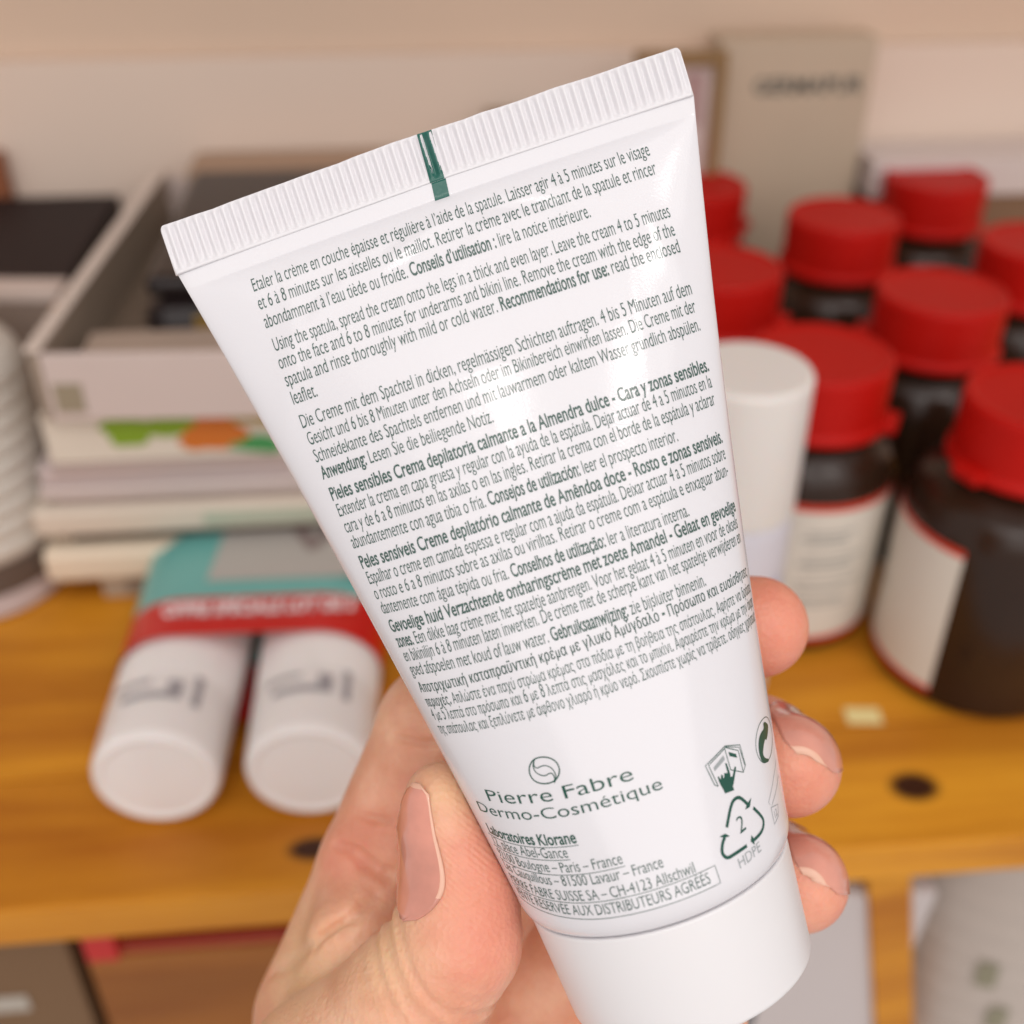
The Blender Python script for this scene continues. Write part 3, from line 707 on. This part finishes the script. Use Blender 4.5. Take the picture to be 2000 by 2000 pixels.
# ================================================================== the shelf and what stands on it
M_wood = wood('varnished_pine', (.74, .32, .022), (.46, .155, .010), knots=((126, 199, 6.5, 4.8), (-33, 192.5, 6.5, 3.6)))
M_wood2 = wood('darker_pine', (.42, .17, .03), (.22, .075, .014))
M_wall = mat('painted_wall', (.70, .53, .405), .75, var=.05, vscale=.06, bump=.05, bscale=4)
M_board = mat('pinkish_white_board', (.76, .615, .515), .55, var=.04, vscale=.05)
shelf = empty('shelf', (0, 180, 0)); tag(shelf, 'varnished orange pine shelf with dark knots under the bottles and cartons', 'shelf')
def spart(name, *a, **k): 
    o = box(name, *a, **k); return o
def reparent(o, p): o.parent = p; o.matrix_parent_inverse = p.matrix_world.inverted() if False else Matrix.Translation(-Vector(p.location)); return o
planks = [(180, 222.4), (222.6, 301.8), (302, 388), (388.2, 470)]
for i, (a, b) in enumerate(planks):
    o = box('plank', -620, 760, a, b, -13, 0, M_wood, bev=.9 if i == 0 else .15); reparent(o, shelf)
up = box('overhead_shading_board', -620, 760, 290, 470, 380, 396, M_wood2, bev=1.0); tag(up, 'unseen pine board added overhead to shade the back of the shelf', 'shelf')  # unseen board, added to keep lamp light off the back row
wl = box('wall', -900, 1100, 478, 520, -420, 700, M_wall, bev=0); tag(wl, kind='structure')
bp = box('back_panel', -620, 760, 471, 477, 1, 131, M_board, bev=.4); tag(bp, 'low pinkish white board standing against the wall behind everything', 'panel')
stk = box('price_sticker', -5, 5, -3.2, 3.2, 0, .25, mat('cream_paper_sticker', (.80, .66, .30), .5), bev=.05); stk.location = Vector((121.5, 226, .05))*MM; stk.rotation_euler = (0, 0, R(-6))
tag(stk, 'small cream sticker stuck on the pine in front of the bottles', 'sticker')

# ---- bottles with red caps
M_glass = mat('dark_brown_glass', (.030, .014, .008), .2, spec=.35, var=.2, vscale=.3)
M_red = mat('red_plastic_cap', (.47, .006, .003), .5, spec=.18, var=.05, vscale=.6, bump=.03, bscale=20)
M_label = mat('off_white_label', (.70, .67, .60), .5); M_lred = mat('label_red_border', (.60, .035, .012), .45); M_lgrey = mat('label_grey_print', (.34, .35, .33), .5)
def arc_patch(name, r, a0, a1, z0, z1, mt, parent, n=24):
    vs = []; fs = []
    for z in (z0, z1):
        for i in range(n+1):
            a = R(a0+(a1-a0)*i/n); vs.append((r*math.cos(a), r*math.sin(a), z))
    for i in range(n): fs.append((i, i+1, n+2+i, n+1+i))
    return mesh_obj(name, vs, fs, mt, parent)
def make_bottle(g=1.0):
    t = empty('pill_bottle')
    lathe('bottle_body', rnd([(.01, .2), (22.5*g, 0), (24.3*g, 2.2), (24.5*g, 5), (24.5*g, 57), (22.2*g, 63.5), (17.5, 68), (16.2, 69.5), (16.2, 74)], 2.6), M_glass, t, n=72)
    vs = rnd([(16.5, 70.2), (21.3, 70.2), (21.3, 72.6), (20.0, 73.4), (20.15, 89.2), (18.9, 90.3), (17.2, 89.4), (.01, 89.4)], 2.4)
    lathe('cap', vs, M_red, t, n=96)
    box('pull_tab', 19.5, 24.0, -4.5, 4.5, 70.5, 74.0, M_red, t, bev=.8)
    lb = arc_patch('label', 24.62*g, -150, 20, 5, 55, M_label, t)
    arc_patch('label_border', 24.66*g, -150, 20, 52.6, 55, M_lred, lb); arc_patch('label_border', 24.66*g, -150, 20, 5, 7.2, M_lred, lb)
    for (z, a, b, h) in [(45, -62, -30, .9), (43, -66, -36, .9), (41, -62, -34, .9), (36, -62, -22, 1.0), (34, -66, -30, 1.0), (31.5, -62, -28, .9), (27, -66, -20, .9), (25, -64, -30, .9), (21, -66, -32, 1.1), (19, -64, -26, .9)]:
        arc_patch('label_print', 24.66*g, a-10, b-10, z, z+h, M_lgrey, lb, n=8)
    return t
def copy_tree(o, parent=None):
    c = o.copy(); link(c)
    if parent: c.parent = parent
    for ch in list(o.children): copy_tree(ch, c)
    return c
b0 = make_bottle(1.06); b1 = make_bottle(1.2)
BOT = [((112.8, 279.5), -30, 'red-capped dark bottle whose label faces front, just right of the white bottle'),
 ((162.5, 248.5), -158, 'nearest red-capped dark bottle, label turned left, cut by the right edge'),
 ((208.7, 431), 60, 'hindmost red-capped bottle, its cap highest of all beneath the pale strip'),
 ((156.6, 390), 30, 'red-capped bottle in the back row, in front of the olive card box'),
 ((164.3, 319), 150, 'red-capped bottle with a pull tab on its left, directly behind the nearest bottle'),
 ((100.2, 345), -20, 'red-capped bottle behind the white bottle, partly hidden by the tube'),
 ((110.5, 430), 10, 'farthest left red-capped bottle, half hidden behind the tube edge'),
 ((215.5, 357), 200, 'red-capped bottle in the back row cut by the right edge')]
for i, ((x, y), rz, lab) in enumerate(BOT):
    b = b0 if i == 0 else b1 if i == 1 else copy_tree(b0)
    b.location = Vector((x, y, 0))*MM; b.rotation_euler = (0, 0, R(rz)); tag(b, lab, 'bottle', 'dark bottles with red caps on the shelf')
# the pull tab of the fifth one points to the left
# ---- white bottle
M_wp = mat('milky_white_plastic', (.78, .745, .71), .33, sss=.2, sscale=.004)
wb = empty('lotion_bottle', (81, 245.5, 0)); tag(wb, 'plain white lotion bottle between the tube and the dark bottles', 'bottle')
lathe('bottle_body', rnd([(.01, .2), (15.0, 0), (16.2, 1.5), (16.2, 62), (15.8, 64)], 1.2), mat('bluish_white_plastic', (.68, .67, .74), .35), wb)
lathe('cap', rnd([(15.5, 64.3), (16.3, 64.3), (16.2, 102.3), (15.2, 103.4), (.01, 103.0)], 1.2), M_wp, wb, n=80)
arc_patch('label_print', 16.3, -120, -35, 40, 46, mat('pale_blue_print', (.50, .52, .68), .4), wb)

# ---- cards and boxes at the back right
M_kraft = mat('olive_card', (.55, .44, .325), .5, var=.08, vscale=.1); M_dk = mat('dark_grey_print', (.10, .105, .09), .6)
kb = box('card_box', 121, 184, 452, 469, 0.1, 138, M_kraft, bev=.5); tag(kb, 'olive brown card box with dark lettering behind the red caps', 'box')
def flat_text(name, s, loc, rot, size, mt, parent=None, ext=0.05, sx=1, bold=0.0, align='CENTER'):
    c = bpy.data.curves.new('t', 'FONT'); c.body = s; c.size = size*MM; c.extrude = ext*MM; c.resolution_u = 3; c.align_x = align; c.offset = bold*size*MM
    o = link(bpy.data.objects.new('t', c)); dg = bpy.context.evaluated_depsgraph_get(); me = bpy.data.meshes.new_from_object(o.evaluated_get(dg))
    bpy.data.objects.remove(o); me.materials.clear(); me.materials.append(mt)
    o = link(bpy.data.objects.new(name, me)); o.location = Vector(loc)*MM; o.rotation_euler = rot; o.scale = (sx, 1, 1)
    if parent: o.parent = parent
    return o
flat_text('printed_name', 'GERMAPUR', (158, 451.9, 117.5), (R(90), 0, 0), 8.6, M_dk, kb, sx=1.0, bold=.03)
fr = empty('framed_card', (104, 440, 0)); tag(fr, 'pale card with a brown border standing behind the tube corner', 'card')
M_brn = mat('brown_border', (.27, .16, .065), .6); M_pale = mat('pale_pink_card', (.62, .51, .48), .6)
box('card_face', -17, 17.5, 4, 6, 1, 134, M_pale, fr, bev=.2); box('border', 13.2, 18, 1, 6.5, 0.5, 136, M_brn, fr, bev=.4); box('border', -17.5, 13.2, 1, 6.5, 131, 136, M_brn, fr, bev=.4)
box('print_block', 2, 10, 3.7, 3.98, 108, 128, mat('dusky_pink_print', (.42, .27, .26), .6), fr, bev=0)
ws = box('white_carton', 186, 330, 440, 468, 78, 93, mat('white_card', (.66, .585, .56), .5), bev=.5); tag(ws, 'long white carton lying on top of the boxes at the far right', 'carton')
ws2 = box('brown_carton', 190, 330, 442, 468, 0.1, 77.8, mat('brown_card', (.22, .13, .075), .6), bev=.5); tag(ws2, 'brown carton under the long white one, behind the bottles', 'carton')
tb = box('tan_carton', -86, 40, 440, 468, 0.1, 96, mat('tan_card', (.40, .27, .185), .6, var=.05, vscale=.1), bev=.7); tb.rotation_euler = (0, 0, 0); tag(tb, 'plain tan carton against the back behind the open tray', 'carton')
tb2 = box('small_brown_carton', 30, 62, 430, 462, 0.1, 112, mat('brown_card_b', (.30, .20, .12), .6), bev=.7); tag(tb2, 'narrow brown carton standing beside the framed card behind the tube', 'carton')

# ---- stack of flat cartons at the left
rot = 0
def carton(name, x0, x1, y0, y1, z0, z1, col, lab, b=.7, ro=.5, cat='carton', grp='flat cartons stacked at the left'):
    o = box(name, x0, x1, y0, y1, z0, z1, mat(name+'_card', col, ro, var=.04, vscale=.15), bev=b); tag(o, lab, cat, grp); return o
c1 = carton('flat_carton', -107, -14, 301, 450, 0.1, 9.6, (.44, .36, .28), 'thin beige carton with a grey window, lowest of the left stack')
o = box('window', -99, -30, 300.6, 301.2, 1.8, 8.0, mat('grey_window', (.26, .21, .165), .5), bev=.1); o.parent = c1
c2 = carton('flat_carton', -122, -14, 297, 450, 9.8, 21.5, (.80, .68, .53), 'cream carton jutting out left above the thin beige one', b=2.2)
c3 = carton('flat_carton', -113, -14, 303, 450, 21.7, 26.8, (.075, .052, .038), 'dark brown slab in place of the shaded gap between the two cream cartons')  # dark filler: colours in the shaded gap between the cartons
c4 = carton('flat_carton', -122, -14, 298, 450, 27.0, 36.6, (.70, .61, .51), 'cream carton with a pale green stripe above the dark slab', b=1.6)
o = box('stripe', -70, -15, 297.6, 298.1, 29, 34, mat('pale_green_print', (.45, .49, .38), .5), bev=.05); o.parent = c4
c5 = carton('flat_carton', -117, -14, 300, 450, 44.0, 51.0, (.56, .47, .46), 'dusty mauve booklet pack in the middle of the left stack, under the leafy carton', b=1.0)
c5b = carton('booklet', -114, -14, 302, 450, 36.8, 39.6, (.50, .40, .38), 'thin mauve grey booklet just above the cream carton with the green stripe', b=.8, cat='booklet')
c5c = carton('booklet', -118, -14, 299.4, 450, 39.8, 43.8, (.62, .53, .50), 'thin pale mauve booklet second above the cream carton with the green stripe', b=.9, cat='booklet')
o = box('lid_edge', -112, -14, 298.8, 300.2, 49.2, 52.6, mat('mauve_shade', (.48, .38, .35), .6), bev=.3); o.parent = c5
c6 = carton('flat_carton', -112, -14, 299, 450, 52.8, 70.0, (.72, .65, .55), 'white carton printed with green leaves and an orange fruit')
def blob(name, cx, cz, rx, rz, mt, parent, seed, y=298.72):
    rg = random.Random(seed); n = 22; vs = [(cx, y, cz)]
    for i in range(n):
        a = 2*math.pi*i/n; k = 1+.22*math.sin(3*a+seed)+.12*rg.uniform(-1, 1); vs.append((cx+rx*k*math.cos(a), y, cz+rz*k*math.sin(a)))
    o = mesh_obj(name, vs, [(0, 1+(i+1) % n, 1+i) for i in range(n)], mt, parent, smooth=False); return o
M_lf = mat('leaf_green_print', (.22, .36, .02), .5); M_or = mat('orange_print', (.62, .17, .02), .5); M_lg = mat('emerald_print', (.06, .30, .09), .5); M_ye = mat('olive_yellow_print', (.40, .27, .01), .5)
blob('leaf_print', -86, 63.5, 10, 4.6, M_lf, c6, 1); blob('leaf_print', -72, 65, 10, 3.6, M_lf, c6, 2, 298.70); blob('fruit_print', -62, 61.5, 10, 6.6, M_or, c6, 3, 298.66); blob('leaf_print', -50, 57, 8, 2.9, M_lg, c6, 4, 298.62); blob('leaf_print', -44, 66, 12, 3, M_ye, c6, 5, 298.60)
# open display tray on top
M_tray = mat('pale_mauve_tray', (.60, .50, .46), .55, var=.04, vscale=.1); M_trayi = mat('tray_inside_shaded', (.20, .15, .11), .6); M_trays = mat('tray_side_shaded', (.34, .27, .21), .6)  # inside and side browns have the tray's shade painted in
tr = empty('display_tray', (-66, 292, 70.2), 0); tag(tr, 'open pale cardboard tray on top of the left stack, black case inside', 'tray')
tr.rotation_euler = (0, 0, R(-3))
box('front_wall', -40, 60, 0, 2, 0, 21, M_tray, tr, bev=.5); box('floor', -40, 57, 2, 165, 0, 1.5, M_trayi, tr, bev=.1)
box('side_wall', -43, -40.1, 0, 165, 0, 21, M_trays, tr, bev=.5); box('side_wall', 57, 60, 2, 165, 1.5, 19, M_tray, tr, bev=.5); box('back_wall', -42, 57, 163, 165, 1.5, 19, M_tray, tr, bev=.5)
M_edge = mat('pale_ridged_edge', (.66, .56, .49), .5)
for q in range(27): box('edge_ridge', -44.2, -39.4, 1+q*6.05, 5.6+q*6.05, 21.1, 22.6, M_edge, tr, bev=.5)
o = box('printed_corner', -38, -30, -.35, -.1, 3, 12, mat('olive_print', (.30, .25, .17), .5), tr, bev=0)
ti = box('folded_leaflets', -98, -10, 297, 320, 72.2, 86, mat('beige_paper', (.40, .31, .25), .6), bev=.8); tag(ti, 'beige folded leaflets lying in the front of the tray', 'leaflets'); ti.rotation_euler = (0, 0, 0)
M_blk = mat('black_plastic', (.016, .010, .010), .3, spec=.35); 
bc = empty('black_case', (-50, 344, 72)); tag(bc, 'glossy black rounded case lying in the open tray', 'case')
o = box('case_body', -34, 34, -20, 92, 0, 20, M_blk, bc, bev=7); o = box('case_lid', -32, 32, -16, 90, 20.2, 27, M_blk, bc, bev=2.5); box('gold_emblem', -18, -6, -20.6, -19.9, 10, 16, mat('dull_gold', (.45, .28, .06), .35, metal=.6), bc, bev=.2)
# things left of the tray
bk = box('black_carton', -180, -118, 372, 461, 0.1, 82, mat('black_card', (.022, .013, .013), .6, spec=.2), bev=.8); bk.rotation_euler = (0, 0, 0); tag(bk, 'black carton standing behind the striped box at the far left', 'carton')
bk2 = box('rust_carton', -230, -161, 462, 469, 0.1, 99, mat('rust_card', (.28, .09, .035), .5), bev=.8); tag(bk2, 'rust brown carton against the back at the left edge', 'carton')
gr = empty('olive_carton', (-108, 345, 0), 0); gr.rotation_euler = (0, 0, R(3)); tag(gr, 'long olive grey carton standing along the left side of the tray', 'carton')
box('carton_body', -6.5, -.5, 24, 110, .1, 66, mat('olive_grey_card', (.16, .12, .075), .6), gr, bev=.6); box('top_flap', -6.8, -3.6, 24, 110, 66.2, 68, mat('pale_olive_card', (.34, .28, .19), .6), gr, bev=.3)
wt = empty('white_topped_carton', (-137, 359, 0)); wt.rotation_euler = (0, 0, R(-6)); tag(wt, 'squat white-topped carton with an orange side at the left edge', 'carton')
box('carton_body', -24, 17, 0, 11, .1, 80, mat('grey_beige_card', (.26, .20, .165), .5), wt, bev=.6); box('orange_side', 17.1, 19.6, 0, 11, .3, 79, mat('orange_card', (.66, .27, .03), .4), wt, bev=.1); box('lid', -24.3, 19.8, -.3, 11.3, 80.2, 84, mat('white_card_b', (.62, .52, .47), .5), wt, bev=.5)
# white ribbed jar
M_jar = mat('white_ribbed_plastic', (.68, .64, .58), .4, bump=.2, bscale=2); 
jr = empty('ribbed_bottle', (-149, 318, 0)); tag(jr, 'white ribbed bottle with a dark band, cut by the left edge', 'bottle')
pr = [(.01, .2), (27, 0), (28.3, 1.5), (28.3, 9)]
lathe('bottle_base', rnd(pr, 1), mat('mauve_white_plastic', (.62, .56, .58), .35), jr, n=72)
lathe('dark_band', [(28.2, 9.2), (28.2, 20)], mat('dark_taupe_band', (.13, .10, .085), .4), jr, n=72)
pr = [(28.0, 20.2)]
for i in range(9): z = 22+i*6.6; pr += [(28.6, z+.6), (28.6, z+3.6), (27.6, z+4.8), (27.6, z+6)]
pr += [(26, 83), (19, 90), (18.6, 99), (.01, 99.5)]
lathe('bottle_body', rnd(pr, .8), M_jar, jr, n=72)

# ---- pair of small tubes banded together
M_teal = mat('teal_sleeve', (.16, .46, .43), .35, var=.1, vscale=.2); M_wt2 = mat('white_tube_plastic', (.86, .82, .80), .3, sss=.15, sscale=.003)
tw = empty('twin_tube_pack', (-52.5, 203, 0)); tw.scale = (1.1, 1.08, 1.08); tag(tw, 'two white tubes lying side by side in a teal and red sleeve', 'tube pack')
tw.rotation_euler = (0, 0, R(-1.5))
def lying(name, prof, mt, parent, x, z=15.2, flat=None, n=64):
    vs = []; fs = []
    for (r, y) in prof:
        for i in range(n):
            a = 2*math.pi*i/n; f = flat(y) if flat else (1, 1); vs.append((x+r*f[0]*math.cos(a), y, z+r*f[1]*math.sin(a)-(1-f[1])*r*.0))
    for j in range(len(prof)-1):
        for i in range(n): fs.append((j*n+i, j*n+(i+1) % n, (j+1)*n+(i+1) % n, (j+1)*n+i))
    return mesh_obj(name, vs, [f[::-1] for f in fs], mt, parent)
fl_ = lambda y: (1+.22*max(0, (y-30)/85), 1-.9*max(0, (y-30)/85))
M_tprint = mat('grey_violet_print', (.36, .34, .36), .4)
for x in (-17.3, 17.3):
    tb_ = lying('small_tube', [(14.6, 21), (15, 22), (15, 60), (15, 90), (15, 115)], M_wt2, tw, x, flat=fl_)
    lying('cap', rnd([(.01, .9), (11.8, .7), (12.6, 0), (13.8, .2), (14.6, 2.0), (15.1, 20.7), (14.2, 20.9)], 1.2), M_wt2, tb_, x)
    for (a0, y0, y1, w) in [(8, 12, 18, 2.2), (18, 11, 21, 1.3), (-4, 12, 14, 8), (-12, 17, 18.2, 6)]:
        vs = []
        for yy in (y0, y1):
            for q in range(5):
                xa = R(90-a0*2.0-(q-2)*w*1.5); vs.append((x+15.2*math.cos(xa), yy, 15.2+15.2*math.sin(xa)))
        mesh_obj('printed_mark', vs, [(q, q+1, q+6, q+5) for q in range(4)], M_tprint, tb_)
def sleeve(name, y0, y1, mt, parent, grow=.5, n=24, rows=8, x0=None, x1=None):
    vs = []; fs = []; ring = None
    for k in range(rows+1):
        y = y0+(y1-y0)*k/rows; f = fl_(y); rx = 15*f[0]+grow; rz = 15*f[1]+grow; prof = []
        for i in range(n+1): a = math.pi*(.5+i/n); prof.append((-17.3+rx*math.cos(a), 15.2+rz*math.sin(a)))
        for i in range(n+1): a = math.pi*(-.5+i/n); prof.append((17.3+rx*math.cos(a), 15.2+rz*math.sin(a)))
        ring = len(prof); vs += [(p[0], y, p[1]) for p in prof]
    for k in range(rows):
        for i in range(ring): fs.append((k*ring+i, k*ring+(i+1) % ring, (k+1)*ring+(i+1) % ring, (k+1)*ring+i))
    return mesh_obj(name, vs, [f[::-1] for f in fs], mt, parent)
sl = sleeve('teal_sleeve', 53, 116, M_teal, tw); sleeve('red_band', 34, 53, mat('red_band_print', (.66, .012, .008), .3), tw, grow=.7)
def on_top(name, pts, mt, parent, dz=.75):
    # flat print lying on the upper face of the sleeve
    vs = [(x, y, 15.2+15*fl_(y)[1]+dz) for x, y in pts]; return mesh_obj(name, vs, [tuple(range(len(vs)))], mt, parent, smooth=False)
rows = [(62+i*4.4) for i in range(11)]; vs = []
for y in rows:
    for x in (-14, 0, 20, 30): vs.append((x, y, 15.2+15*fl_(y)[1]+.7))
mesh_obj('grey_panel', vs, [(j*4+i, j*4+i+1, (j+1)*4+i+1, (j+1)*4+i) for j in range(10) for i in range(3)], mat('silvery_panel', (.50, .47, .44), .3), sl, smooth=False)
on_top('chevron_mark', [(4, 96), (8, 96), (12.5, 84), (17, 96), (21, 96), (13.5, 78), (11.5, 78)], mat('taupe_mark', (.27, .20, .19), .4), sl, .95)
M_ptxt = mat('white_band_lettering', (.85, .70, .70), .4)
flat_text('band_lettering', 'OFFRE SPÉCIALE LOT DE 2', (3, 41.0, 31.0), (R(4), 0, 0), 6.6, M_ptxt, tw, sx=.62, bold=.03, ext=.25)

# ---- below: the next shelf down
lsf = box('lower_shelf', -620, 760, 175, 470, -262, -248, M_wood2, bev=1); tag(lsf, 'lower pine shelf board far below the bottles', 'shelf')
g = box('grey_brown_carton', -230, -108, 206, 330, -247.8, -22, mat('grey_brown_card', (.20, .115, .06), .6, spec=.2), bev=1); tag(g, 'grey brown carton under the left end of the shelf', 'carton')
o = box('white_print', -170, -124, 205.5, 205.9, -78, -71, mat('white_print_b', (.45, .40, .34), .5), bev=0); o.parent = g
rb = empty('wooden_crate', (0, 0, 0)); tag(rb, 'brown wooden crate with a bright red painted corner and rim', 'crate')
M_redp = mat('red_paint', (.55, .012, .008), .4)
box('front_board', -104, 60, 206, 212, -247.8, -56, wood('crate_wood', (.34, .12, .02), (.20, .065, .012)), rb, bev=.6)
box('rim', -97, 60, 206.5, 211, -55.8, -52, mat('dark_red_rim', (.34, .03, .008), .5), rb, bev=.4); box('corner_post', -103, -94, 204, 212, -55.8, -30, M_redp, rb, bev=.6)
box('back_board', -104, 60, 300, 306, -247.8, -40, M_wood2, rb, bev=.6)
wc = empty('leaning_white_carton', (98, 205, -247.5)); wc.rotation_euler = (0, R(4), 0); tag(wc, 'white carton with a grey dot under the right part of the shelf', 'carton')
box('carton_body', -22, 36, 0, 60, 0, 196, mat('cool_white_card', (.58, .52, .51), .45), wc, bev=1.5)
lathe('grey_dot', [(.01, 0), (2.4, 0)], M_lgrey, wc, n=20).location = Vector((20, -.15, 188))*MM
wc.children[-1].rotation_euler = (R(90), 0, 0)
box('dark_stripe', -14, -10, -.4, -.1, 20, 150, mat('slate_print', (.06, .07, .08), .5), wc, bev=0)
sp = box('shelf_strut', 0, 13, 0, 10, 0, 235, M_wood, bev=.6); sp.location = Vector((166, 203, -247.5))*MM; sp.rotation_euler = (0, R(-12), 0); tag(sp, 'slanting pine strut between the white carton and the ribbed roll', 'strut')
dp = box('maroon_board', 108, 168, 262, 266, -247.8, -13.2, mat('maroon_board_paint', (.15, .03, .012), .5), bev=.4); tag(dp, 'dark maroon board standing under the right end of the shelf', 'board')
rl = empty('ribbed_white_roll', (193, 236, -247.5)); rl.rotation_euler = (R(0), R(-3), 0); tag(rl, 'white ribbed roll with green flecks at the lower right corner', 'roll')
pr = [(.01, 0), (36, 0)]
for i in range(17): z = 4+i*12; pr += [(38.0, z), (38.0, z+6), (37.75, z+8), (37.75, z+10)]
pr += [(36, 212), (.01, 213)]
lathe('roll_body', rnd(pr, 1.5), mat('white_wrapped_film', (.50, .43, .38), .4, bump=.3, bscale=1.5), rl, n=72)
for (a0, z) in [(-118, 150), (-108, 128), (-96, 112)]:
    q = arc_patch('green_fleck', 38.9, a0, a0+9, z, z+12, mat('olive_fleck', (.26, .24, .16), .5), rl, n=6)
